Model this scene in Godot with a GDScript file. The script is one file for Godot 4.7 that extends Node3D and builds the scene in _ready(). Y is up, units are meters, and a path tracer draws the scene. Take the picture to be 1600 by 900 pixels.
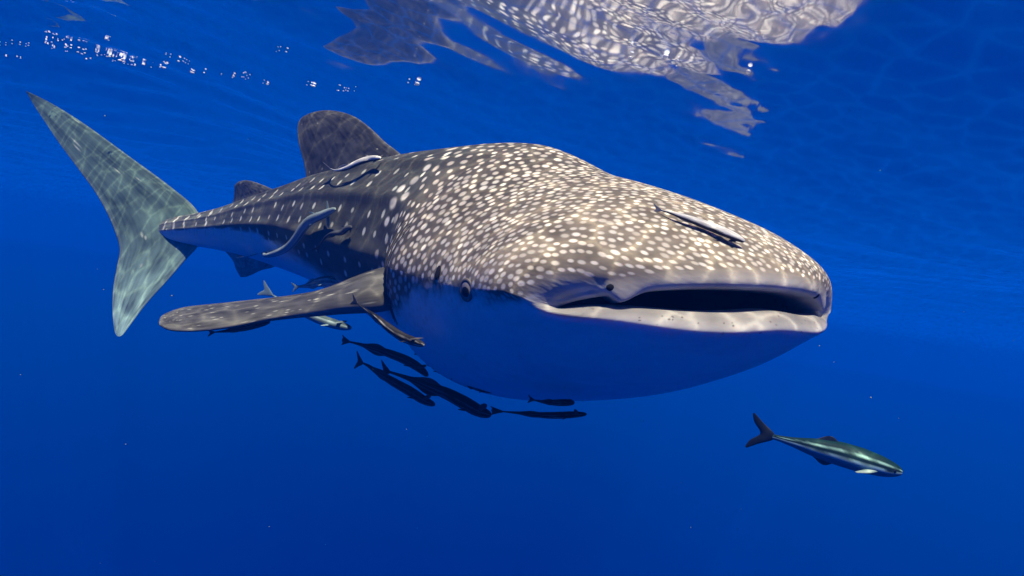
extends Node3D

# ---------------------------------------------------------------- camera frame
const FOCAL := 965.0            # pixels of a 1600 x 900 frame
const ROLL := 9.0
var cam_basis := Basis(Vector3(0, 0, 1), deg_to_rad(ROLL))
var cam_pos := Vector3(0, -0.62, 0)
var rng := RandomNumberGenerator.new()
var taken := {}

# the shark: spine as (s, x, y, depth) and rings as (s, half width, top, bottom, setback, exponent, texture u)
var spine := [
	[-0.3, 0.565, -0.075, 0.872], [0.0, 0.453, -0.035, 1.15], [0.3, 0.341, -0.012, 1.428], [0.6, 0.228, 0.015, 1.706], [1.0, 0.034, 0.065, 2.056],
	[1.4, -0.223, 0.125, 2.36], [1.8, -0.52, 0.20, 2.63], [2.2, -0.84, 0.265, 2.87], [2.6, -1.18, 0.30, 3.08],
	[3.0, -1.52, 0.315, 3.29], [3.4, -1.875, 0.32, 3.47], [3.8, -2.23, 0.32, 3.66]]
var rings := [
	[0.060, .296, .006, .016, .17, 2.0, 0.000, 0.01, 0.0],
	[0.004, .319, .015, .010, .17, 2.0, 0.018, 0.022, 0.0],
	[-0.016, .331, .024, .015, .17, 2.0, 0.032, 0.004, 0.0],
	[-0.010, .354, .048, .044, .165, 2.2, 0.048, -0.020, -0.012],
	[0.020, .398, .082, .070, .155, 2.4, 0.068, -0.006, -0.034],
	[0.075, .424, .124, .100, .135, 2.5, 0.105, -0.010, -0.046],
	[0.18, .446, .180, .165, .11, 2.5, 0.16, 0.0, -0.04],
	[0.32, .452, .230, .232, .08, 2.4, 0.235, 0.0, -0.012],
	[0.5, .470, .276, .30, .05, 2.35, 0.32, 0.0, 0.0],
	[0.7, .490, .322, .360, .03, 2.25, 0.405, 0.0, 0.0],
	[0.88, .500, .387, .395, .01, 2.15, 0.485, 0.0, 0.0],
	[1.04, .472, .412, .39, 0., 2.1, 0.55, 0.0, 0.0],
	[1.24, .402, .412, .36, 0., 2., 0.61, 0.0, 0.0],
	[1.6, .385, .38, .33, 0., 2., 0.68, 0.0, 0.0],
	[2.0, .345, .305, .27, 0., 2., 0.745, 0.0, 0.0],
	[2.4, .25, .215, .215, 0., 2., 0.81, 0.0, 0.0],
	[2.8, .16, .145, .15, 0., 2., 0.87, 0.0, 0.0],
	[3.15, .105, .098, .10, 0., 2., 0.93, 0.0, 0.0],
	[3.4, .075, .08, .08, 0., 2., 0.965, 0.0, 0.0],
	[3.55, .04, .055, .055, 0., 2., 0.985, 0.0, 0.0],
	[3.65, .003, .02, .02, 0., 2., 1.0, 0.0, 0.0]]

func at(px: float, py: float, depth: float) -> Vector3:
	return cam_pos + cam_basis * Vector3((px - 800.0) / FOCAL * depth, (450.0 - py) / FOCAL * depth, -depth)

func project(p: Vector3) -> Vector3:
	var c := cam_basis.inverse() * (p - cam_pos)
	return Vector3(800.0 + c.x / -c.z * FOCAL, 450.0 - c.y / -c.z * FOCAL, -c.z)

# ---------------------------------------------------------------- naming
func numbered(called: String) -> String:
	var n: int = taken.get(called, 0)
	taken[called] = n + 1
	return called if n == 0 else "%s_%03d" % [called, n]

func tag(o: Node, label: String, category := "", group := "", kind := "") -> void:
	if label: o.set_meta("label", label)
	if category: o.set_meta("category", category)
	if group: o.set_meta("group", group)
	if kind: o.set_meta("kind", kind)

func thing(called: String, label: String, category: String, where: Vector3, group := "") -> Node3D:
	var o := Node3D.new()
	o.name = numbered(called)
	add_child(o)
	o.position = where
	tag(o, label, category, group)
	return o

func obj(called: String, m: Mesh, mat: Material, parent: Node, where := Vector3.ZERO) -> MeshInstance3D:
	var o := MeshInstance3D.new()
	o.name = called if parent != self else numbered(called)
	o.mesh = m
	o.material_override = mat
	o.position = where
	parent.add_child(o, true)
	return o

# ---------------------------------------------------------------- meshes
func crom(a: float, b: float, c: float, d: float, t: float) -> float:
	return 0.5 * (2.0 * b + (c - a) * t + (2.0 * a - 5.0 * b + 4.0 * c - d) * t * t + (3.0 * b - a - 3.0 * c + d) * t * t * t)

func row_at(table: Array, k: float) -> PackedFloat64Array:
	var n := table.size()
	var i := clampi(int(floor(k)), 0, n - 2)
	var t := k - i
	var out := PackedFloat64Array()
	for j in table[0].size():
		out.append(crom(table[maxi(i - 1, 0)][j], table[i][j], table[i + 1][j], table[mini(i + 2, n - 1)][j], t))
	return out

func grid_mesh(p: PackedVector3Array, rows: int, cols: int, uv: PackedVector2Array, col := PackedColorArray(), wrap := true) -> ArrayMesh:
	# rows x cols points; with wrap the last column repeats the first in place
	var nor := PackedVector3Array()
	nor.resize(p.size())
	for r in rows:
		var ru := maxi(r - 1, 0) * cols
		var rd := mini(r + 1, rows - 1) * cols
		for c in cols:
			var cl := c - 1
			var cr := c + 1
			if wrap:
				if cl < 0: cl = cols - 2
				if cr > cols - 1: cr = 1
			else:
				cl = maxi(cl, 0)
				cr = mini(cr, cols - 1)
			var n := (p[rd + c] - p[ru + c]).cross(p[r * cols + cr] - p[r * cols + cl])
			nor[r * cols + c] = n.normalized() if n.length_squared() > 1e-20 else Vector3.UP
	var idx := PackedInt32Array()
	idx.resize((rows - 1) * (cols - 1) * 6)
	var w := 0
	for r in rows - 1:
		for c in cols - 1:
			var a := r * cols + c
			var b := a + cols
			idx[w] = a; idx[w + 1] = a + 1; idx[w + 2] = b
			idx[w + 3] = a + 1; idx[w + 4] = b + 1; idx[w + 5] = b
			w += 6
	var arr := []
	arr.resize(Mesh.ARRAY_MAX)
	arr[Mesh.ARRAY_VERTEX] = p
	arr[Mesh.ARRAY_NORMAL] = nor
	arr[Mesh.ARRAY_TEX_UV] = uv
	if col.size(): arr[Mesh.ARRAY_COLOR] = col
	arr[Mesh.ARRAY_INDEX] = idx
	var m := ArrayMesh.new()
	m.add_surface_from_arrays(Mesh.PRIMITIVE_TRIANGLES, arr)
	return m

# ---------------------------------------------------------------- the shark's surface
func spine_at(s: float) -> Vector3:
	var i := 0
	while i < spine.size() - 2 and s > spine[i + 1][0]: i += 1
	var t: float = (s - spine[i][0]) / (spine[i + 1][0] - spine[i][0])
	var n := spine.size()
	var a = spine[maxi(i - 1, 0)]; var b = spine[i]; var c = spine[i + 1]; var d = spine[mini(i + 2, n - 1)]
	return Vector3(crom(a[1], b[1], c[1], d[1], t), crom(a[2], b[2], c[2], d[2], t), -crom(a[3], b[3], c[3], d[3], t))

func bell(x: float) -> float:
	return exp(-x * x)

func skin(k: float, phi: float) -> Vector3:
	# phi: 0 at the back's midline, growing over the shark's right side, TAU all round
	var r := row_at(rings, k)
	var sn := sin(phi)
	var cs := cos(phi)
	var e := 2.0 / (r[5] - (0.62 * smoothstep(1.5, 9.0, k) * (1.0 - smoothstep(10.5, 12.5, k)) if cs > 0.0 else 0.0))
	var low := sqrt(maxf(-cs, 0.0))
	var q := signf(sn) * pow(absf(sn), e)
	var l := (r[1] + r[8] * low) * q
	var h := (r[2] if cs > 0.0 else r[3]) * signf(cs) * pow(absf(cs), e)
	var s := r[0] + r[7] * low + r[4] * pow(absf(q), 2.2)
	var a := absf(q)
	h += pow(a, 3.5) * ramp(k, [[1.6, 0.0], [3.0, 0.004], [4.0, 0.010], [5.0, 0.009], [6.0, -0.004], [7.0, -0.014], [8.0, -0.010], [9.5, 0.0]])
	if k < 7.0:
		# lips: both droop to the corners; the upper one arches and carries a flap beside each nostril
		var lip := clampf((7.0 - k) / 3.5, 0.0, 1.0)
		h -= 0.030 * pow(a, 5.0) * lip
		if cs > 0.0:
			var near := clampf((4.6 - k) / 1.6, 0.0, 1.0)
			h += 0.017 * maxf(1.0 - pow(a / 0.74, 2.0), 0.0) * near
			var flap := bell((a - 0.765) / (0.09 if a < 0.765 else 0.022))
			var rim := clampf((3.1 - k) / 1.2, 0.0, 1.0)
			h -= 0.013 * flap * rim
			s -= 0.012 * flap * rim
			# the hollow of the nostril above the flap, and the fold that runs from it to the corner
			s += 0.004 * bell((a - 0.79) / 0.03) * bell((k - 2.9) / 0.4)
			s += 0.006 * bell((k - 2.6) / 0.3) * smoothstep(0.8, 0.86, a) * (1.0 - smoothstep(0.96, 1.0, a))
		else:
			h -= 0.007 * (bell((q + 0.55) / 0.25) + 0.9 * bell((q - 0.45) / 0.35)) * lip
			h += 0.005 * bell((q + 0.12) / 0.2) * lip
			s += 0.0015 * sin(q * 13.0) * lip
	# three long ridges on each flank
	if k > 11.0:
		var deg := rad_to_deg(phi if phi <= PI else TAU - phi)
		var w := smoothstep(11.0, 13.0, k) * (1.0 - smoothstep(17.5, 19.5, k))
		var bump := bell((deg - 38.0) / 4.0) + bell((deg - 62.0) / 4.0) + 1.3 * bell((deg - 90.0) / 5.0)
		var g := 1.0 + 0.035 * bump * w
		l *= g
		h *= g
	return place(s, l, h)

func place(s: float, l: float, h: float) -> Vector3:
	var c := spine_at(s)
	var t := (spine_at(s - 0.05) - spine_at(s + 0.05)).normalized()
	var right := t.cross(Vector3.UP).normalized()
	var up := right.cross(t)
	var roll := 0.045 * (1.0 - smoothstep(0.15, 1.1, s))
	var tilted := right * cos(roll) + up * sin(roll)
	up = up * cos(roll) - right * sin(roll)
	right = tilted
	return cam_pos + cam_basis * (c + right * l + up * h)

const PER := 14
const COLS := 281
var hide := PackedVector3Array()      # the body's grid in the world
var seen := PackedVector3Array()      # the same as (px, py, depth)
var rows_n := 0
var u_of_row := PackedFloat64Array()
var s_of_row := PackedFloat64Array()

func sample_body() -> void:
	rows_n = (rings.size() - 1) * PER + 1
	for r in rows_n:
		var k := float(r) / PER
		var row := row_at(rings, k)
		u_of_row.append(row[6])
		s_of_row.append(row[0])
		for c in COLS:
			var p := skin(k, TAU * c / (COLS - 1))
			hide.append(p)
			seen.append(project(p))

func row_of(table: PackedFloat64Array, x: float, from := 0) -> float:
	var lo := from
	var hi := rows_n - 1
	while hi - lo > 1:
		var mid := (lo + hi) / 2
		if table[mid] <= x: lo = mid
		else: hi = mid
	return lo + clampf((x - table[lo]) / maxf(table[hi] - table[lo], 1e-9), 0.0, 1.0)

func hide_at(rr: float, v: float) -> Vector3:
	var r := clampi(int(rr), 0, rows_n - 2)
	var cc := fposmod(v, 1.0) * (COLS - 1)
	var c := clampi(int(cc), 0, COLS - 2)
	var fr := rr - r
	var fc := cc - c
	var i := r * COLS + c
	return hide[i].lerp(hide[i + 1], fc).lerp(hide[i + COLS].lerp(hide[i + COLS + 1], fc), fr)

func on_body(px: float, py: float) -> Array:
	# the point of the skin that shows at a pixel and its outward normal
	var best := -1
	var score := 1e9
	for i in seen.size():
		var d := Vector2(seen[i].x - px, seen[i].y - py).length()
		if d < 9.0:
			var q := seen[i].z * 200.0 + d
			if q < score:
				score = q
				best = i
	if best < 0:
		return [at(px, py, 2.0), (cam_basis * Vector3(0, 0, 1))]
	var r := clampi(best / COLS, 1, rows_n - 2)
	var c := clampi(best % COLS, 1, COLS - 2)
	var n := (hide[(r + 1) * COLS + c] - hide[(r - 1) * COLS + c]).cross(hide[r * COLS + c + 1] - hide[r * COLS + c - 1]).normalized()
	return [at(px, py, seen[best].z), n]

# ---------------------------------------------------------------- skin colours
var grain := FastNoiseLite.new()

func srgb(r: float, g: float, b: float) -> Color:
	return Color(r, g, b).linear_to_srgb()

func ramp(x: float, pairs: Array) -> float:
	for i in range(1, pairs.size()):
		if x <= pairs[i][0]:
			return lerpf(pairs[i - 1][1], pairs[i][1], clampf((x - pairs[i - 1][0]) / (pairs[i][0] - pairs[i - 1][0]), 0.0, 1.0))
	return pairs[-1][1]

const EDGE := [[0.0, 76.0], [0.02, 92.0], [0.05, 96.0], [0.12, 95.0], [0.23, 92.0], [0.46, 91.0], [0.66, 95.0], [0.8, 103.0], [0.92, 111.0], [1.05, 119.0], [1.3, 122.0], [1.7, 118.0], [2.2, 108.0], [2.8, 95.0], [3.6, 92.0]]

func splat(im: Image, u: float, v: float, ru: float, rv: float, tone: Color, strength: float, soft := 0.45) -> void:
	var w := im.get_width()
	var h := im.get_height()
	var cx := u * w
	var cy := v * h
	var rx := maxf(ru * w, 0.8)
	var ry := maxf(rv * h, 0.8)
	for y in range(int(cy - ry - 1), int(cy + ry + 2)):
		for x in range(int(cx - rx - 1), int(cx + rx + 2)):
			if x < 0 or x >= w: continue
			var d := sqrt(pow((x + 0.5 - cx) / rx, 2.0) + pow((y + 0.5 - cy) / ry, 2.0))
			var a := (1.0 - smoothstep(1.0 - soft, 1.0, d)) * strength
			if a <= 0.0: continue
			var yy := posmod(y, h)
			im.set_pixel(x, yy, im.get_pixel(x, yy).lerp(tone, a))

func skin_texture() -> Texture2D:
	var n := 640
	var im := Image.create(n, n, false, Image.FORMAT_RGB8)
	for x in n:
		var rr := row_of(u_of_row, (x + 0.5) / n)
		var s := lerpf(s_of_row[int(rr)], s_of_row[mini(int(rr) + 1, rows_n - 1)], rr - int(rr))
		var k := rr / PER
		var edge := ramp(s, EDGE)
		var headness := 1.0 - smoothstep(0.85, 1.25, s)
		var lip := 0.0
		var tail := smoothstep(2.2, 3.4, s)
		for y in n:
			var deg := (y + 0.5) / n * 360.0
			if deg > 180.0: deg = 360.0 - deg
			var v1 := grain.get_noise_2d(x * 1.0, y * 1.0)
			var v2 := grain.get_noise_2d(x * 0.25 + 300.0, y * 0.25)
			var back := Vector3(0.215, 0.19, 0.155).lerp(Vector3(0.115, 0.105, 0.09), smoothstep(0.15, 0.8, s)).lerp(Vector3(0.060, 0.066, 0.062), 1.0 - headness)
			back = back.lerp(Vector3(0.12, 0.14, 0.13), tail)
			back *= 1.0 + 0.35 * v1 + 0.45 * v2
			var belly := Vector3(0.78, 0.79, 0.78) * (1.0 + 0.06 * v1 + 0.08 * v2)
			var blur := lerpf(9.0, 4.0, headness) if s < 2.2 else 3.0
			var t := smoothstep(edge - blur, edge + blur, deg + (3.0 * v1 + 4.0 * v2) * (0.3 if s < 0.15 else 1.0))
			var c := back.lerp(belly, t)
			var q := sin(deg_to_rad(deg))
			lip = 1.0 - smoothstep(2.2, 3.5, k - 0.9 * smoothstep(0.7, 0.93, q))
			if lip > 0.0:
				var mouth := Vector3(0.46, 0.45, 0.43).lerp(Vector3(0.27, 0.27, 0.265), smoothstep(80.0, 100.0, deg)) * (1.0 + 0.15 * v1 + 0.25 * v2)
				c = c.lerp(mouth, lip)
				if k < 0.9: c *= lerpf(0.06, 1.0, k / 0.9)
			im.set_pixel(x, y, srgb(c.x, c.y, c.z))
	im.resize(2048, 2048, Image.INTERPOLATE_CUBIC)
	# pale spots of the head, packed as close as their size allows
	var cells := {}
	var pale := [Color(0.94, 0.93, 0.90), Color(0.91, 0.89, 0.85), Color(0.87, 0.85, 0.81)]
	var size := 0.024
	for i in 90000:
		var u := rng.randf_range(0.052, 0.62)
		var v := rng.randf()
		var deg := v * 360.0
		if deg > 180.0: deg = 360.0 - deg
		var rr := row_of(u_of_row, u)
		var s := lerpf(s_of_row[int(rr)], s_of_row[mini(int(rr) + 1, rows_n - 1)], rr - int(rr))
		var edge := ramp(s, EDGE)
		if rr / PER < 3.0 + 1.0 * smoothstep(0.6, 0.93, sin(deg_to_rad(deg))): continue
		if deg > edge + (16.0 if s > 0.55 else 6.0): continue
		var gap := ramp(s, [[0.0, 0.0142], [0.2, 0.0178], [0.45, 0.0218], [0.7, 0.025], [0.9, 0.0275], [1.1, 0.036], [1.3, 0.065]])
		if deg > 60.0: gap *= lerpf(1.0, 0.8, (deg - 60.0) / 40.0)
		var p := hide_at(rr, v)
		var key := Vector3i((p / size).floor())
		var free := true
		var reach := int(ceil(gap / size))
		for a in range(-reach, reach + 1):
			for b in range(-reach, reach + 1):
				for c in range(-reach, reach + 1):
					for q in cells.get(key + Vector3i(a, b, c), []):
						if q.distance_squared_to(p) < gap * gap: free = false
			if not free: break
		if not free: continue
		if not cells.has(key): cells[key] = []
		cells[key].append(p)
		var du := 0.004
		var pu := (hide_at(row_of(u_of_row, u + du), v) - p).length() / du
		var pv := (hide_at(rr, v + du) - p).length() / du
		var rad := gap * rng.randf_range(0.46, 0.64) * (1.0 if s < 0.95 else 0.8)
		var fade := 1.0 - smoothstep(edge - 8.0, edge + 8.0, deg) * 0.6
		splat(im, u, v, rad * rng.randf_range(0.9, 1.25) / pu, rad / pv, pale[rng.randi() % 3].darkened(rng.randf() * 0.12), rng.randf_range(0.78, 1.0) * fade, 0.55)
	# spots in rows and thin pale bars on the trunk
	for side in [-1.0, 1.0]:
		var s := 1.22
		while s < 3.5:
			var rr := row_of(s_of_row, s, 5 * PER)
			var u := lerpf(u_of_row[int(rr)], u_of_row[mini(int(rr) + 1, rows_n - 1)], rr - int(rr))
			var p := hide_at(rr, 0.25)
			var pu := (hide_at(row_of(u_of_row, u + 0.004), 0.25) - p).length() / 0.004
			var girth := (hide_at(rr, 0.2) - hide_at(rr, 0.21)).length() / 0.01
			for deg in [6.0, 20.0, 31.0, 46.0, 55.0, 71.0, 82.0, 98.0, 108.0]:
				if rng.randf() < 0.12: continue
				var v: float = side * (deg + rng.randf_range(-2, 2)) / 360.0
				splat(im, u + rng.randf_range(-0.003, 0.003), v, rng.randf_range(0.009, 0.0135) / pu, rng.randf_range(0.014, 0.022) / girth, Color(0.90, 0.92, 0.87), rng.randf_range(0.7, 1.0), 0.55)
			for b in 2:
				var ub := u + (b - 0.5) * 0.045 / pu + rng.randf_range(-0.004, 0.004)
				for j in 40:
					var deg2 := 24.0 + j * 2.2 + rng.randf_range(-1, 1)
					splat(im, ub + 0.0012 * sin(j * 0.5), side * deg2 / 360.0, 0.004 / pu, 0.014 / girth, Color(0.60, 0.62, 0.60), 0.24 * rng.randf(), 0.8)
			s += rng.randf_range(0.085, 0.12)
	# old scratches
	for i in 34:
		var a := Vector2(rng.randf_range(0.12, 0.75), rng.randf_range(0.0, 1.0))
		var dir := Vector2(rng.randf_range(-1, 1), rng.randf_range(-1, 1)).normalized()
		var bend := rng.randf_range(-0.03, 0.03)
		var tone := Color(0.16, 0.15, 0.14) if rng.randf() < 0.5 else Color(0.72, 0.70, 0.66)
		for j in rng.randi_range(20, 70):
			a += dir * 0.0006
			dir = dir.rotated(bend)
			splat(im, a.x, a.y, 0.0007, 0.0007, tone, 0.3 * rng.randf(), 0.9)
	# small dark marks on the lips
	for i in 60:
		splat(im, rng.randf_range(0.03, 0.05), rng.randf_range(0.3, 0.7), 0.0012, rng.randf_range(0.0008, 0.002), Color(0.2, 0.18, 0.17), rng.randf_range(0.2, 0.8), 0.7)
	return ImageTexture.create_from_image(im)

func fin_texture(ground: Vector3, tip: Vector3, spots: int, streak: float, rim: float, dark_end := 0.0) -> Texture2D:
	# u: root (0) to tip (1); v: 0 leading edge, 0.5 trailing edge, 1 leading edge again
	var n := 256
	var im := Image.create(n, n, false, Image.FORMAT_RGB8)
	var off := rng.randf() * 900.0
	for x in n:
		for y in n:
			var u := (x + 0.5) / n
			var v := absf((y + 0.5) / n * 2.0 - 1.0)          # 1 leading, 0 trailing
			var a := grain.get_noise_2d(x * 0.35 + off, y * 2.2)
			var b := grain.get_noise_2d(x * 0.5 + off, y * 0.5 + 99.0)
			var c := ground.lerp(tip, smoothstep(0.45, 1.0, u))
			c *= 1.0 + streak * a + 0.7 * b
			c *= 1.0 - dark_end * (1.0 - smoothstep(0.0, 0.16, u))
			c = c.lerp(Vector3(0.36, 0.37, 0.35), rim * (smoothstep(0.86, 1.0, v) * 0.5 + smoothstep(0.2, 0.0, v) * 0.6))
			im.set_pixel(x, y, srgb(maxf(c.x, 0.01), maxf(c.y, 0.01), maxf(c.z, 0.01)))
	im.resize(1024, 1024, Image.INTERPOLATE_CUBIC)
	for i in spots:
		splat(im, rng.randf(), rng.randf(), rng.randf_range(0.009, 0.02), rng.randf_range(0.006, 0.011), Color(0.80, 0.82, 0.77), rng.randf_range(0.3, 0.8), 0.8)
	return ImageTexture.create_from_image(im)

func hide_material(t: Texture2D, rough := 0.5) -> StandardMaterial3D:
	var m := StandardMaterial3D.new()
	m.albedo_texture = t
	m.roughness = rough
	m.metallic_specular = 0.3
	return m

func plain_material(c: Vector3, rough := 0.5) -> StandardMaterial3D:
	var m := StandardMaterial3D.new()
	m.albedo_color = srgb(c.x, c.y, c.z)
	m.roughness = rough
	return m

func fin_mesh(sections: Array, origin: Vector3, steps := 8) -> ArrayMesh:
	# sections: leading edge (px, py, depth), trailing edge (px, py, depth), thickness in metres
	var around := 33
	var rows := (sections.size() - 1) * steps + 1
	var p := PackedVector3Array()
	var uv := PackedVector2Array()
	for r in rows:
		var q := row_at(sections, float(r) / steps)
		var a := at(q[0], q[1], q[2])
		var b := at(q[3], q[4], q[5])
		var q2 := row_at(sections, minf(float(r) / steps + 0.05, sections.size() - 1.0))
		var q1 := row_at(sections, maxf(float(r) / steps - 0.05, 0.0))
		var along := (at(q2[0], q2[1], q2[2]) + at(q2[3], q2[4], q2[5])) - (at(q1[0], q1[1], q1[2]) + at(q1[3], q1[4], q1[5]))
		var side := (b - a).cross(along).normalized()
		for c in around:
			var t := TAU * c / (around - 1)
			var x := 0.5 - 0.5 * cos(t)
			var y := sin(t) * pow(clampf(1.0 - x, 0.0, 1.0), 0.35) * 0.62
			p.append(a.lerp(b, x) + side * y * q[6] - origin)
			uv.append(Vector2(float(r) / (rows - 1), float(c) / (around - 1)))
	return grid_mesh(p, rows, around, uv)

func ball(parent: Node, called: String, where: Vector3, normal: Vector3, size: Vector3, m: Material, up := Vector3.UP) -> MeshInstance3D:
	# an ellipsoid whose y axis is the normal
	var sp := SphereMesh.new()
	sp.radius = 1.0
	sp.height = 2.0
	sp.radial_segments = 28
	sp.rings = 14
	var o := obj(called, sp, m, parent)
	var x := up.cross(normal).normalized()
	o.transform = Transform3D(Basis(x, normal, x.cross(normal)).orthonormalized() * Basis.from_scale(size), where)
	return o

func build_shark() -> void:
	sample_body()
	var base := skin(11, PI)
	var shark := thing("whale_shark", "huge spotted whale shark swimming towards the camera with its wide mouth open", "whale shark", base)
	var p := PackedVector3Array()
	var uv := PackedVector2Array()
	for r in rows_n:
		for c in COLS:
			p.append(hide[r * COLS + c] - base)
			uv.append(Vector2(u_of_row[r], float(c) / (COLS - 1)))
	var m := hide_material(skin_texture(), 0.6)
	var pores := NoiseTexture2D.new()
	pores.width = 1024; pores.height = 1024
	pores.seamless = true
	pores.noise = FastNoiseLite.new()
	pores.noise.frequency = 0.09
	pores.noise.fractal_octaves = 4
	m.subsurf_scatter_enabled = true
	m.subsurf_scatter_strength = 0.2
	m.heightmap_enabled = true
	m.heightmap_texture = pores
	m.heightmap_scale = 0.06
	obj("body", grid_mesh(p, rows_n, COLS, uv), m, shark)
	# mouth lining: a dark pocket behind the lips
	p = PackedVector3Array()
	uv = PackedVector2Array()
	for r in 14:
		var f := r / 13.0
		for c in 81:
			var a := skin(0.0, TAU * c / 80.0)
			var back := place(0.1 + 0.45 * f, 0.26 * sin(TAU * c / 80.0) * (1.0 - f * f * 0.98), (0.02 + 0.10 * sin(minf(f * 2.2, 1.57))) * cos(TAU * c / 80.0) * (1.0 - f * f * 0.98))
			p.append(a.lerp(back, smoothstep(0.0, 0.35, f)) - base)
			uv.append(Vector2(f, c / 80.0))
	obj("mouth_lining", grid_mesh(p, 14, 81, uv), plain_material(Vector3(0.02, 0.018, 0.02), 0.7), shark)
	# fins
	var dorsal := hide_material(fin_texture(Vector3(0.04, 0.042, 0.042), Vector3(0.085, 0.088, 0.08), 30, 0.7, 0.5))
	obj("dorsal_fin", fin_mesh([
		[648, 262, 2.645, 470, 318, 2.96, 0.075], [624, 239, 2.682, 473, 304, 2.95, 0.055], [602, 222, 2.749, 478, 283, 2.951, 0.045], [581, 202, 2.821, 475, 256, 2.984, 0.036],
		[557, 184, 2.9, 467, 226, 3.022, 0.028], [533, 175, 2.964, 464.5, 200, 3.064, 0.022], [512, 172.5, 3.008, 470, 185, 3.078, 0.016], [494, 175, 3.044, 483, 177.5, 3.07, 0.006]], base), dorsal, shark)
	obj("second_dorsal_fin", fin_mesh([
		[452, 318, 3.02, 345, 342, 3.34, .05], [438, 302, 3.05, 350, 331, 3.33, .035], [420, 293, 3.09, 363, 317, 3.29, .026],
		[404, 286.5, 3.14, 366, 301, 3.27, .02], [393, 283, 3.17, 366.5, 290, 3.26, .014], [384, 281.5, 3.2, 373, 283.5, 3.24, .005]], base),
		hide_material(fin_texture(Vector3(0.08, 0.085, 0.08), Vector3(0.10, 0.11, 0.10), 10, 1.0, 0.35)), shark)
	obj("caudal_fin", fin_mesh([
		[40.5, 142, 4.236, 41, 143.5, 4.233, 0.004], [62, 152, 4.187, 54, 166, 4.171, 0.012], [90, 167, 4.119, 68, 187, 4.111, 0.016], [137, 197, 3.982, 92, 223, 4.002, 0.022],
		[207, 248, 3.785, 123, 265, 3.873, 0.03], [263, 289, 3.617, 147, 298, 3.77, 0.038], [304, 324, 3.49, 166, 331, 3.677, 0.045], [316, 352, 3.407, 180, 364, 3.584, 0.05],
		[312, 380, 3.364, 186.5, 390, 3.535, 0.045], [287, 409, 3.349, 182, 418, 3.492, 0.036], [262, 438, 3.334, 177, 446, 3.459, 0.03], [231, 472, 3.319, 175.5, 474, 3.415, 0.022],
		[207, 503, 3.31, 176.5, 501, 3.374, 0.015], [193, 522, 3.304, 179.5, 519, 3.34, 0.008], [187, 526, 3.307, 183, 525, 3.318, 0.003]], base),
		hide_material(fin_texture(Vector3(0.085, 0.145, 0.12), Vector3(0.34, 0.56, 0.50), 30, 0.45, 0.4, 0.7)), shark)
	var pec := hide_material(fin_texture(Vector3(0.085, 0.088, 0.085), Vector3(0.10, 0.105, 0.10), 260, 0.3, 0.35))
	obj("pectoral_fin", fin_mesh([
		[735, 455, 2.02, 725, 395, 2.30, .13], [665, 466, 1.86, 655, 408, 2.12, .11], [580, 480, 1.745, 586, 423, 1.97, .09], [508, 486, 1.80, 512, 452, 2.06, .064], [460, 492, 1.83, 460, 461.5, 2.08, .05],
		[415, 499, 1.84, 404, 467.5, 2.07, .042], [370, 508.5, 1.82, 340, 474, 2.03, .036], [325, 515, 1.80, 290, 479.5, 1.98, .03], [290, 517, 1.79, 266, 486.5, 1.92, .024],
		[264, 515, 1.79, 252, 494, 1.87, .017], [249, 508, 1.81, 248, 503, 1.83, .006]], base), pec, shark)
	obj("pectoral_fin", fin_mesh([
		[905, 480, 2.35, 850, 470, 2.6, .10], [940, 485, 2.45, 900, 470, 2.75, .08], [980, 490, 2.6, 950, 470, 2.9, .055], [1020, 492, 2.75, 1000, 473, 3.05, .04],
		[1060, 494, 2.9, 1045, 478, 3.15, .03], [1090, 494, 3.05, 1085, 487, 3.18, .01]], base), pec, shark)
	obj("anal_fin", fin_mesh([
		[440, 400, 3.0, 338, 376, 3.3, .05], [430, 416, 3.02, 348, 388, 3.28, .035], [409, 422, 3.08, 363, 406, 3.24, .024], [396, 428, 3.12, 369, 421, 3.22, .015], [385, 432.5, 3.16, 376, 433, 3.19, .005]], base),
		hide_material(fin_texture(Vector3(0.22, 0.25, 0.26), Vector3(0.16, 0.18, 0.19), 6, 0.6, 0.2)), shark)
	# gill slits of the flank that shows
	for i in 4:
		p = PackedVector3Array()
		uv = PackedVector2Array()
		for r in 13:
			var f := r / 12.0
			for c in 7:
				var w := (c / 6.0 - 0.5) * 2.0
				var deg := lerpf(66.0, 112.0, f)
				var rr := row_of(s_of_row, 0.90 + 0.045 * i + w * 0.0035 * sin(PI * f) + 0.02 * sin(PI * f), 5 * PER)
				var q := hide_at(rr, deg / 360.0)
				var out := (hide_at(rr, deg / 360.0) - place(s_of_row[int(rr)], 0, 0)).normalized()
				p.append(q + out * (0.0025 - 0.004 * w * w) - base)
				uv.append(Vector2(f, c / 6.0))
		obj("gill_slit", grid_mesh(p, 13, 7, uv, PackedColorArray(), false), plain_material(Vector3(0.03, 0.03, 0.032), 0.8), shark)
	# eye, spiracle, nostrils
	var e := on_body(730, 453)
	e[1] = (e[1] + (cam_pos - e[0]).normalized() * 0.9).normalized()
	var up := cam_basis * Vector3(0.12, 1, 0)
	var lid := obj("eye", torus_mesh(0.0165, 0.007), plain_material(Vector3(0.14, 0.13, 0.125), 0.5), shark)
	var x: Vector3 = up.cross(e[1]).normalized()
	lid.transform = Transform3D(Basis(x * 0.9, e[1], x.cross(e[1]) * 1.3), e[0] - base + e[1] * 0.002)
	var iris := ball(shark, "eyeball", e[0] - base, e[1], Vector3(0.0155, 0.008, 0.022), plain_material(Vector3(0.30, 0.28, 0.26), 0.25), up)
	var pu := ball(shark, "pupil", e[0] - base + e[1] * 0.0055 - up * 0.003, e[1], Vector3(0.0095, 0.005, 0.0115), plain_material(Vector3(0.004, 0.004, 0.006), 0.12), up)
	var hole := plain_material(Vector3(0.004, 0.004, 0.006), 1.0)
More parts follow.
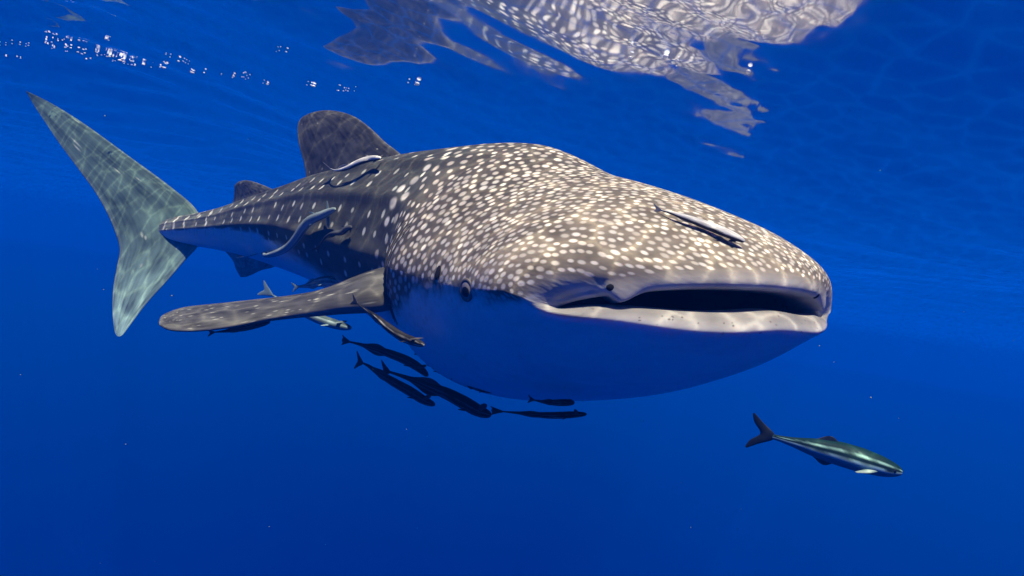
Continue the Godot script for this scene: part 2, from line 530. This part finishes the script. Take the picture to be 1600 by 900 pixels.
	e = on_body(684, 426)
	ball(shark, "spiracle", e[0] - base, e[1], Vector3(0.011, 0.004, 0.018), hole, up)
	e = on_body(953, 449)
	ball(shark, "nostril", e[0] - base - e[1] * 0.0031, e[1], Vector3(0.0085, 0.0036, 0.0075), hole, up)
	e = on_body(1277, 464)
	ball(shark, "nostril", e[0] - base - e[1] * 0.0028, e[1], Vector3(0.0085, 0.0036, 0.0075), hole, up)

func torus_mesh(radius: float, tube: float) -> Mesh:
	var t := TorusMesh.new()
	t.inner_radius = radius - tube * 0.5
	t.outer_radius = radius + tube * 0.5
	t.rings = 32
	t.ring_segments = 10
	return t

# ---------------------------------------------------------------- fish
func fin3(sections: Array, origin: Vector3, steps := 5) -> ArrayMesh:
	# sections: leading point, trailing point, thickness
	var around := 17
	var rows := (sections.size() - 1) * steps + 1
	var flat := []
	for q in sections: flat.append([q[0].x, q[0].y, q[0].z, q[1].x, q[1].y, q[1].z, q[2]])
	var p := PackedVector3Array()
	var uv := PackedVector2Array()
	for r in rows:
		var k := float(r) / steps
		var q := row_at(flat, k)
		var q2 := row_at(flat, minf(k + 0.05, flat.size() - 1.0))
		var q1 := row_at(flat, maxf(k - 0.05, 0.0))
		var a := Vector3(q[0], q[1], q[2])
		var b := Vector3(q[3], q[4], q[5])
		var along := Vector3(q2[0] + q2[3] - q1[0] - q1[3], q2[1] + q2[4] - q1[1] - q1[4], q2[2] + q2[5] - q1[2] - q1[5])
		var side := (b - a).cross(along).normalized()
		for c in around:
			var t := TAU * c / (around - 1)
			p.append(a.lerp(b, 0.5 - 0.5 * cos(t)) + side * sin(t) * 0.5 * q[6] - origin)
			uv.append(Vector2(float(r) / (rows - 1), float(c) / (around - 1)))
	return grid_mesh(p, rows, around, uv)

const REMORA := [[0.0, 0.0], [0.015, 0.3], [0.05, 0.55], [0.12, 0.8], [0.22, 0.97], [0.34, 1.0], [0.5, 0.9], [0.65, 0.68], [0.8, 0.42], [0.92, 0.24], [1.0, 0.2]]
const COBIA := [[0.0, 0.0], [0.015, 0.22], [0.05, 0.36], [0.12, 0.57], [0.22, 0.8], [0.36, 0.98], [0.5, 0.97], [0.68, 0.72], [0.82, 0.44], [0.93, 0.25], [1.0, 0.22]]

func curve_at(path: Array, t: float) -> Vector3:
	var flat := row_at(path, t * (path.size() - 1))
	return Vector3(flat[0], flat[1], flat[2])

func fish(label: String, category: String, group: String, spots: Array, tall: float, wide: float, ups: Vector3, look: Dictionary) -> Node3D:
	# spots: (px, py, depth) from snout to tail root; a depth below 0 clings to the shark that many metres off its skin
	var path := []
	var lift := Vector3.ZERO
	for q in spots:
		var w: Vector3
		if q[2] > 0.0:
			w = at(q[0], q[1], q[2])
		else:
			var e := on_body(q[0], q[1])
			w = e[0] + e[1] * -q[2]
			lift += e[1]
		path.append([w.x, w.y, w.z])
	var up0 := (cam_basis * ups).normalized()
	if ups == Vector3.ZERO: up0 = -lift.normalized()
	if ups == Vector3.ONE: up0 = lift.normalized()
	var base := curve_at(path, 0.4)
	var o := thing(look.get("name", "remora"), label, category, base, group)
	var shape: Array = look.get("shape", REMORA)
	var rows := 44
	var cols := 33
	var p := PackedVector3Array()
	var uv := PackedVector2Array()
	var col := PackedColorArray()
	var frames := []
	for r in rows:
		var t := float(r) / (rows - 1)
		t = t * t * 0.4 + t * 0.6
		var c := curve_at(path, t)
		var f := (curve_at(path, maxf(t - 0.03, 0.0)) - curve_at(path, minf(t + 0.03, 1.0))).normalized()
		var side := f.cross(up0).normalized()
		var up := side.cross(f)
		var g := ramp(t, shape)
		frames.append([t, c, f, side, up, g])
		for k in cols:
			var a := TAU * k / (cols - 1)
			var wid := wide * g * (1.0 - 0.5 * smoothstep(0.5, 1.0, t))
			p.append(c + up * cos(a) * tall * g + side * sin(a) * wid - base)
			uv.append(Vector2(t, float(k) / (cols - 1)))
			var deg := rad_to_deg(a if a <= PI else TAU - a)
			var n := grain.get_noise_2d(t * 90.0 + base.x * 50.0, deg * 0.6)
			var tone: Vector3 = look.back
			tone = tone.lerp(look.line, smoothstep(look.bands[0] - 5, look.bands[0], deg + 6 * n))
			tone = tone.lerp(look.side, smoothstep(look.bands[1] - 6, look.bands[1], deg + 6 * n))
			tone = tone.lerp(look.line2, smoothstep(look.bands[2] - 6, look.bands[2], deg + 6 * n))
			tone = tone.lerp(look.belly, smoothstep(look.bands[3] - 6, look.bands[3], deg))
			tone *= 1.0 + look.get("mottle", 0.5) * n
			col.append(Color(tone.x, tone.y, tone.z))
	var skin_m := StandardMaterial3D.new()
	skin_m.vertex_color_use_as_albedo = true
	skin_m.roughness = 0.6
	skin_m.metallic_specular = 0.25
	obj("body", grid_mesh(p, rows, cols, uv, col), skin_m, o)
	var fin_m := plain_material(look.get("fin", look.back), 0.5)
	var last = frames[rows - 1]
	var c: Vector3 = last[1]
	var f: Vector3 = last[2]
	var up: Vector3 = last[4]
	var side: Vector3 = last[3]
	if look.has("twist"): up = (up + side * look.twist).normalized()
	var span: float = look.get("span", tall * 1.5)
	var long: float = look.get("long", tall * 1.8)
	var th: float = tall * 0.18
	obj("tail_fin", fin3([
		[c - f * long + up * span, c - f * (long * 1.08) + up * span * 0.94, th * 0.2],
		[c - f * long * 0.55 + up * span * 0.62, c - f * long * 0.92 + up * span * 0.5, th * 0.6],
		[c + f * long * 0.15, c - f * long * look.get("fork", 0.72), th],
		[c - f * long * 0.55 - up * span * 0.62, c - f * long * 0.92 - up * span * 0.5, th * 0.6],
		[c - f * long - up * span, c - f * (long * 1.08) - up * span * 0.94, th * 0.2]], base), fin_m, o)
	for sgn in [1.0, -1.0]:
		var q0 = frames[int(rows * look.get("fin_at", 0.62))]
		var q1 = frames[int(rows * look.get("fin_to", 0.88))]
		var a0: Vector3 = q0[1] + q0[4] * sgn * tall * q0[5] * 0.8
		var a1: Vector3 = q1[1] + q1[4] * sgn * tall * q1[5] * 0.8
		var rise: float = look.get("rise", 0.75) * tall
		obj("dorsal_fin" if sgn > 0 else "anal_fin", fin3([
			[a0, a1, th], [a0.lerp(a1, 0.22) + q0[4] * sgn * rise * 0.9, a0.lerp(a1, 0.8) + q0[4] * sgn * rise * 0.25, th * 0.6],
			[a0.lerp(a1, 0.36) + q0[4] * sgn * rise * 1.15, a0.lerp(a1, 0.5) + q0[4] * sgn * rise * 1.0, th * 0.3]], base), fin_m, o)
		var h = frames[int(rows * 0.33)]
		var root: Vector3 = h[1] + h[3] * sgn * wide * h[5] * 0.85 - h[4] * tall * 0.25
		var out: Vector3 = h[3] * sgn * wide * 0.75
		obj("pectoral_fin", fin3([
			[root, root - h[2] * tall * 0.6, th], [root + out * 0.6 - h[2] * tall * 0.7 - h[4] * tall * 0.25, root + out * 0.4 - h[2] * tall * 1.2 - h[4] * tall * 0.2, th * 0.6],
			[root + out * 0.9 - h[2] * tall * 1.5 - h[4] * tall * 0.45, root + out * 0.85 - h[2] * tall * 1.7 - h[4] * tall * 0.42, th * 0.3]], base), plain_material(look.get("paddle", look.get("fin", look.back)), 0.5), o)
		var e = frames[9 if not look.has("shape") else 8]
		ball(o, "eye", e[1] + e[3] * sgn * wide * e[5] * 0.93 + e[4] * tall * 0.12 * e[5] - base, e[3] * sgn, Vector3(tall * 0.13, tall * 0.06, tall * 0.13), plain_material(Vector3(0.01, 0.01, 0.012), 0.2))
	if not look.has("shape"):
		# the ribbed sucking disc on top of the head
		var d0 = frames[3]
		var d1 = frames[14]
		var mid: Vector3 = (d0[1] + d1[1]) * 0.5
		var n: Vector3 = d1[4]
		var top: Vector3 = mid + n * tall * 0.78
		ball(o, "sucking_disc", top - base, n, Vector3(wide * 0.5, tall * 0.12, (d0[1] - d1[1]).length() * 0.5), plain_material(look.back * 1.5 + Vector3(0.02, 0.02, 0.02), 0.7), d0[2].cross(n))
	return o

func build_fish() -> void:
	var dark := {"back": Vector3(0.012, 0.012, 0.015), "line": Vector3(0.09, 0.10, 0.11), "side": Vector3(0.010, 0.010, 0.013), "line2": Vector3(0.10, 0.11, 0.12), "belly": Vector3(0.03, 0.035, 0.04), "bands": [68, 80, 106, 122]}
	var striped := {"back": Vector3(0.02, 0.02, 0.02), "line": Vector3(0.45, 0.47, 0.46), "side": Vector3(0.008, 0.008, 0.010), "line2": Vector3(0.45, 0.48, 0.47), "belly": Vector3(0.05, 0.055, 0.06), "bands": [60, 69, 116, 126]}
	var slate := {"back": Vector3(0.022, 0.024, 0.03), "line": Vector3(0.06, 0.07, 0.08), "side": Vector3(0.02, 0.023, 0.03), "line2": Vector3(0.10, 0.12, 0.13), "belly": Vector3(0.08, 0.09, 0.10), "bands": [66, 80, 108, 124], "fin": Vector3(0.016, 0.017, 0.022)}
	var teal := {"back": Vector3(0.07, 0.11, 0.115), "line": Vector3(0.30, 0.42, 0.42), "side": Vector3(0.13, 0.21, 0.22), "line2": Vector3(0.34, 0.46, 0.46), "belly": Vector3(0.25, 0.33, 0.34), "bands": [55, 75, 105, 120], "fin": Vector3(0.22, 0.34, 0.34)}
	var white := {"back": Vector3(0.03, 0.03, 0.03), "line": Vector3(0.05, 0.05, 0.05), "side": Vector3(0.02, 0.02, 0.022), "line2": Vector3(0.5, 0.52, 0.52), "belly": Vector3(0.66, 0.68, 0.67), "bands": [50, 66, 104, 116], "fin": Vector3(0.35, 0.36, 0.35)}
	var up := Vector3(0.1, 1, 0.2)
	var g := "remoras travelling with the whale shark"
	# on the snout: belly up, pale, its back pressed to the skin
	fish("pale remora with dark side stripe stuck on top of the shark's snout", "remora", g,
		[[1160, 384, -.010], [1135, 374, -.012], [1105, 362, -.012], [1075, 350, -.011], [1048, 340, -.010], [1032, 335, -.009]], 0.0085, 0.011, Vector3.ZERO, white.merged({"span": .010, "long": .022, "rise": .35}))
	fish("white bellied remora with forked tail lying at the dorsal fin base", "remora", g,
		[[605, 255, -.03], [590, 256, -.03], [570, 263, -.03], [550, 272, -.03], [534, 276, -.03], [524, 273, -.03]], 0.011, 0.012, Vector3.ZERO, white.merged({"span": .03, "long": .04, "back": Vector3(0.02, 0.05, 0.16)}))
	fish("long teal remora with dark head trailing down the shark's flank", "remora", g,
		[[536, 331, -.03], [515, 340, -.03], [490, 355, -.03], [466, 378, -.04], [440, 392, -.06], [410, 395, 2.86], [386, 401, 2.9]], 0.017, 0.017, Vector3.ZERO, teal.merged({"span": .022, "long": .04, "rise": .4}))
	fish("small dark curled remora on the flank between gills and tail", "remora", g,
		[[560, 358, -.025], [552, 360, -.025], [543, 368, -.025], [531, 371, -.03], [520, 375, -.03], [511, 381, -.03]], 0.0105, 0.0105, Vector3.ZERO, slate.merged({"span": .016, "long": .03, "line2": Vector3(.3, .36, .4), "belly": Vector3(.2, .26, .3)}))
	fish("teal remora just above the base of the pectoral fin", "remora", g,
		[[531, 441, 2.30], [515, 439, 2.32], [498, 441, 2.34], [482, 446, 2.36], [466, 448, 2.38]], 0.02, 0.02, up, teal.merged({"span": .020, "long": .03, "rise": .4}))
	fish("teal remora passing behind the pectoral fin with its pale tail showing above", "remora", g,
		[[549, 513, 2.20], [525, 507, 2.22], [495, 497, 2.25], [465, 483, 2.28], [440, 470, 2.30], [424, 460, 2.31]], 0.018, 0.018, Vector3(0.4, 1, 0.2), teal.merged({"span": .032, "long": .05, "fin": Vector3(.50, .70, .66), "rise": .3}))
	fish("black remora hanging under the tip half of the pectoral fin", "remora", g,
		[[422, 503, 1.87], [400, 508, 1.87], [380, 513, 1.86], [355, 517, 1.85], [335, 519, 1.85]], 0.01, 0.011, Vector3(0.15, 1, 0.1), dark.merged({"span": .012, "long": .02, "rise": .3}))
	fish("black remora with white stripes below the pectoral fin base beside the cheek", "remora", g,
		[[663, 539, 1.47], [648, 534, 1.49], [628, 526, 1.52], [606, 511, 1.55], [588, 496, 1.59], [571, 484, 1.63], [558, 474, 1.66]], 0.0115, 0.0115, Vector3(0.4, 1, 0.35), striped.merged({"span": .016, "long": .03, "rise": .35}))
	fish("dark slate remora with rounded tail swimming highest under the belly", "remora", g,
		[[669, 588, 1.84], [655, 575, 1.85], [635, 563, 1.86], [610, 553, 1.88], [585, 545, 1.90], [562, 538, 1.92], [546, 534, 1.93]], 0.014, 0.014, up, slate.merged({"span": .017, "long": .026, "fork": 1.05, "rise": .7}))
	fish("slate blue remora with forked tail, lowest of the group under the belly", "remora", g,
		[[680, 633, 1.78], [662, 625, 1.79], [640, 611, 1.80], [615, 597, 1.82], [592, 583, 1.84], [576, 572, 1.85], [566, 567, 1.86]], 0.014, 0.014, up, slate.merged({"span": .030, "long": .026, "rise": .45, "side": Vector3(.04, .05, .06)}))
	fish("stout dark brown remora, thickest of the group under the belly", "remora", g,
		[[768, 649, 1.74], [748, 642, 1.75], [725, 629, 1.76], [698, 615, 1.78], [665, 602, 1.80], [635, 590, 1.82], [608, 581, 1.84]], 0.019, 0.019, up, dark.merged({"span": .03, "long": .03, "back": Vector3(.03, .022, .022), "belly": Vector3(.09, .09, .10)}))
	fish("slim black remora lying level below the belly, furthest ahead of the group", "remora", g,
		[[917, 647, 1.42], [893, 648, 1.42], [865, 649, 1.43], [838, 648, 1.44], [808, 645, 1.45], [785, 643, 1.46]], 0.008, 0.009, up, dark.merged({"span": .011, "long": .028, "fork": 1.0, "rise": .4}))
	fish("short dark remora pressed against the lowest point of the belly", "remora", g,
		[[898, 629, 1.40], [884, 629, 1.40], [868, 629, 1.41], [850, 628, 1.42], [834, 625, 1.43]], 0.008, 0.009, Vector3(0, 1, 0), dark.merged({"span": .01, "long": .014, "rise": .3}))
	fish("dark remora edging out from behind the belly above the slate pair", "remora", g,
		[[698, 585, 1.86], [688, 579, 1.87], [677, 571, 1.88], [666, 562, 1.89], [657, 554, 1.90]], 0.01, 0.01, up, dark.merged({"span": .016, "long": .02}))
	fish("dark remora with only its fin tip showing below the belly's edge", "remora", g,
		[[775, 611, 1.72], [760, 608, 1.72], [745, 604, 1.73], [730, 597, 1.74], [716, 590, 1.75]], 0.011, 0.011, up, dark.merged({"span": .016, "long": .02}))
	fish("cobia with pale green side stripes swimming alone below the shark's snout", "cobia", "",
		[[1410, 738, 1.72], [1388, 732, 1.73], [1352, 721, 1.75], [1312, 709, 1.77], [1272, 699, 1.79], [1240, 691, 1.81], [1207, 682, 1.83]], 0.036, 0.032, Vector3(0.18, 1, 0.18),
		{"name": "cobia", "mottle": 0.25, "shape": COBIA, "back": Vector3(0.007, 0.036, 0.032), "line": Vector3(0.48, 0.92, 0.78), "side": Vector3(0.010, 0.030, 0.027), "line2": Vector3(0.45, 0.80, 0.78), "belly": Vector3(0.10, 0.20, 0.22), "bands": [51, 59, 92, 104],
		"fin": Vector3(0.010, 0.016, 0.018), "paddle": Vector3(0.22, 0.36, 0.33), "span": .056, "long": .062, "fork": 0.55, "rise": .5, "fin_at": 0.60, "fin_to": 0.78})

func build_specks() -> void:
	# drifting specks in the water
	var mm := MultiMesh.new()
	mm.transform_format = MultiMesh.TRANSFORM_3D
	var sp := SphereMesh.new()
	sp.radius = 0.0011
	sp.height = 0.0022
	sp.radial_segments = 8
	sp.rings = 4
	mm.mesh = sp
	mm.instance_count = 80
	for i in 80:
		var d := rng.randf_range(0.7, 3.2)
		var q := at(rng.randf_range(-200, 1800), rng.randf_range(150, 1000), d)
		mm.set_instance_transform(i, Transform3D(Basis.from_scale(Vector3.ONE * rng.randf_range(0.5, 1.2)), q))
	var o := MultiMeshInstance3D.new()
	o.name = "drifting_specks"
	o.multimesh = mm
	o.material_override = plain_material(Vector3(0.22, 0.26, 0.27), 0.6)
	add_child(o)
	tag(o, "tiny pale specks drifting in the open blue water", "specks", "", "stuff")

func build_bubbles() -> void:
	# air bubbles under the surface, where its underside is met from the camera
	var m := plain_material(Vector3(0.85, 0.9, 0.92), 0.15)
	var sp := SphereMesh.new()
	sp.radius = 1.0
	sp.height = 2.0
	sp.radial_segments = 14
	sp.rings = 7
	var spots := []
	var lines := [[[66, 66], [150, 92], 15, 8.0], [[68, 66], [128, 62], 7, 5.0], [[150, 84], [210, 100], 22, 7.0], [[160, 60], [185, 64], 4, 3.0], [[0, 68], [60, 72], 6, 4.0], [[0, 88], [40, 92], 3, 3.0],
		[[225, 102], [255, 107], 6, 3.0], [[255, 84], [292, 100], 6, 4.0], [[290, 112], [400, 124], 12, 4.0], [[400, 128], [430, 136], 3, 3.0], [[425, 78], [450, 82], 4, 3.0], [[460, 131], [566, 145], 9, 4.0], [[640, 130], [655, 133], 3, 1.5]]
	for q in lines:
		for i in q[2]:
			var t := rng.randf()
			spots.append([lerpf(q[0][0], q[1][0], t) + rng.randf_range(-4, 4), lerpf(q[0][1], q[1][1], t) + rng.randf_range(-q[3], q[3]) * 0.6, rng.randf_range(0.6, 1.2) * (2.0 if rng.randf() < 0.15 else 1.0)])
	for q in [[1040, 88, 4.2, "white air bubble at the lower edge of the mirrored head, second largest"], [1169, 112, 3.6, "largest white air bubble, alone below the mirrored snout"], [985, 90, 2.2, "small white air bubble left of the second largest bubble"], [987, 70, 2.0, "small white air bubble inside the mirrored head's lower edge"], [1059, 94, 1.4, "tiny air bubble just right of the second largest bubble"], [1057, 103, 1.2, "tiniest air bubble, below and right of the second largest bubble"], [652, 131, 3.2, "flat white air bubble above the back, right of the dorsal fin"]]: spots.append(q)
	for q in spots:
		var d := 0.5
		while d < 14.0 and at(q[0], q[1], d).y < wave(at(q[0], q[1], d).x, at(q[0], q[1], d).z) - 0.012: d += 0.02
		var r: float = q[2] * d / FOCAL
		var o := obj("air_bubble", sp, m, self, at(q[0], q[1], d))
		o.basis = Basis.from_euler(Vector3(0, rng.randf() * TAU, 0)) * Basis.from_scale(Vector3(r * rng.randf_range(1.0, 1.5), r * 0.8, r))
		if q.size() > 3: tag(o, q[3], "bubble", "air bubbles above the shark's head")
		elif q[0] < 420: tag(o, "tiny white air bubble in the trail along the wave left of the dorsal fin", "bubble", "air bubbles trailing under the surface")
		else: tag(o, "tiny white air bubble under the surface above the dorsal fin", "bubble", "air bubbles trailing under the surface")

func build_water() -> void:
	var p := PackedVector3Array()
	var uv := PackedVector2Array()
	var rows := 240
	var angles := PackedFloat64Array()
	for i in 420: angles.append(lerpf(-58, 58, i / 420.0))
	for i in 61: angles.append(lerpf(58, 302, i / 60.0))
	var cols := angles.size()
	for r in rows:
		var rad := 0.12 * pow(500.0, float(r) / (rows - 1)) if r else 0.0
		for c in cols:
			var a := deg_to_rad(angles[c])
			var x := sin(a) * rad
			var z := -cos(a) * rad
			p.append(Vector3(x, wave(x, z), z))
			uv.append(Vector2(x, z) / 1.5)
	var m := StandardMaterial3D.new()
	m.albedo_color = Color(0.96, 0.98, 1.0, 1.0)
	m.metallic = 1.0
	m.metallic_specular = 0.5
	m.roughness = 0.06
	m.transparency = BaseMaterial3D.TRANSPARENCY_ALPHA
	var n := FastNoiseLite.new()
	n.noise_type = FastNoiseLite.TYPE_CELLULAR
	n.cellular_return_type = FastNoiseLite.RETURN_DISTANCE2_SUB
	n.frequency = 0.016
	n.fractal_type = FastNoiseLite.FRACTAL_NONE
	n.domain_warp_enabled = true
	n.domain_warp_amplitude = 22
	n.domain_warp_frequency = 0.02
	var t := NoiseTexture2D.new()
	t.width = 1024; t.height = 1024
	t.noise = n
	t.seamless = true
	var g := Gradient.new()
	g.offsets = PackedFloat32Array([0.0, 0.10, 0.3, 1.0])
	g.colors = PackedColorArray([Color(1, 1, 1, 0.52), Color(1, 1, 1, 0.69), Color(1, 1, 1, 0.76), Color(1, 1, 1, 0.78)])
	t.color_ramp = g
	m.albedo_texture = t
	tag(obj("water_surface", grid_mesh(p, rows, cols, uv), m, self), "rippled underside of the sea surface mirroring the shark", "", "", "structure")

var ripple := FastNoiseLite.new()
func wave(x: float, z: float) -> float:
	var h := 0.035 - 0.34 * sin(x * 0.70) * exp(-(x * x + z * z) / 40.0)
	h += 0.30 * smoothstep(-1.0, -3.4, x)
	var chop := 1.0 + 2.2 * smoothstep(-0.5, -2.6, x) + 1.2 * smoothstep(1.1, 2.2, x)
	h += 0.0026 * chop * ripple.get_noise_2d(x * 3.0 + z * 3.0, z * 24.0 + x * 4.0)
	h += 0.0011 * chop * ripple.get_noise_2d(x * 11.0 + z * 8.0, z * 48.0 + x * 9.0)
	h += 0.013 * chop * ripple.get_noise_2d(x * 1.5 + 77.0, z * 5.5 + x)
	h += 0.035 * smoothstep(0.0, 0.9, x)
	return h

func _ready() -> void:
	rng.seed = 7
	var cam := Camera3D.new()
	cam.name = "camera"
	cam.fov = 2.0 * rad_to_deg(atan(450.0 / FOCAL))
	cam.near = 0.02
	cam.far = 400
	cam.transform = Transform3D(cam_basis, cam_pos)
	add_child(cam)
	cam.current = true
	var env := Environment.new()
	env.background_mode = Environment.BG_SKY
	var sky := ProceduralSkyMaterial.new()
	sky.sky_top_color = Color(0.0, 0.115, 0.295)
	sky.sky_horizon_color = Color(0.0, 0.133, 0.298)
	sky.ground_horizon_color = Color(0.0, 0.133, 0.298)
	sky.ground_bottom_color = Color(0.0, 0.044, 0.24)
	sky.sky_curve = 0.2
	sky.ground_curve = 0.16
	env.sky = Sky.new()
	env.sky.sky_material = sky
	env.tonemap_mode = Environment.TONE_MAPPER_LINEAR
	env.tonemap_exposure = 4.7
	env.sdfgi_enabled = true
	env.ssao_enabled = true
	env.ssil_enabled = true
	env.fog_enabled = true
	env.fog_density = 0.045
	env.fog_light_color = Color(0.0, 0.38, 0.95)
	var we := WorldEnvironment.new()
	we.name = "environment"
	we.environment = env
	add_child(we)
	var sun := DirectionalLight3D.new()
	sun.name = "sun"
	sun.light_energy = 1.6
	sun.light_color = Color(1.0, 0.94, 0.83)
	sun.light_angular_distance = 0.5
	sun.shadow_enabled = true
	sun.rotation_degrees = Vector3(-67, 12, 0)
	add_child(sun)
	grain.seed = 11
	grain.frequency = 0.06
	grain.fractal_octaves = 3
	ripple.seed = 3
	ripple.frequency = 0.35
	ripple.fractal_octaves = 3
	build_water()
	build_shark()
	build_fish()
	build_bubbles()
	build_specks()
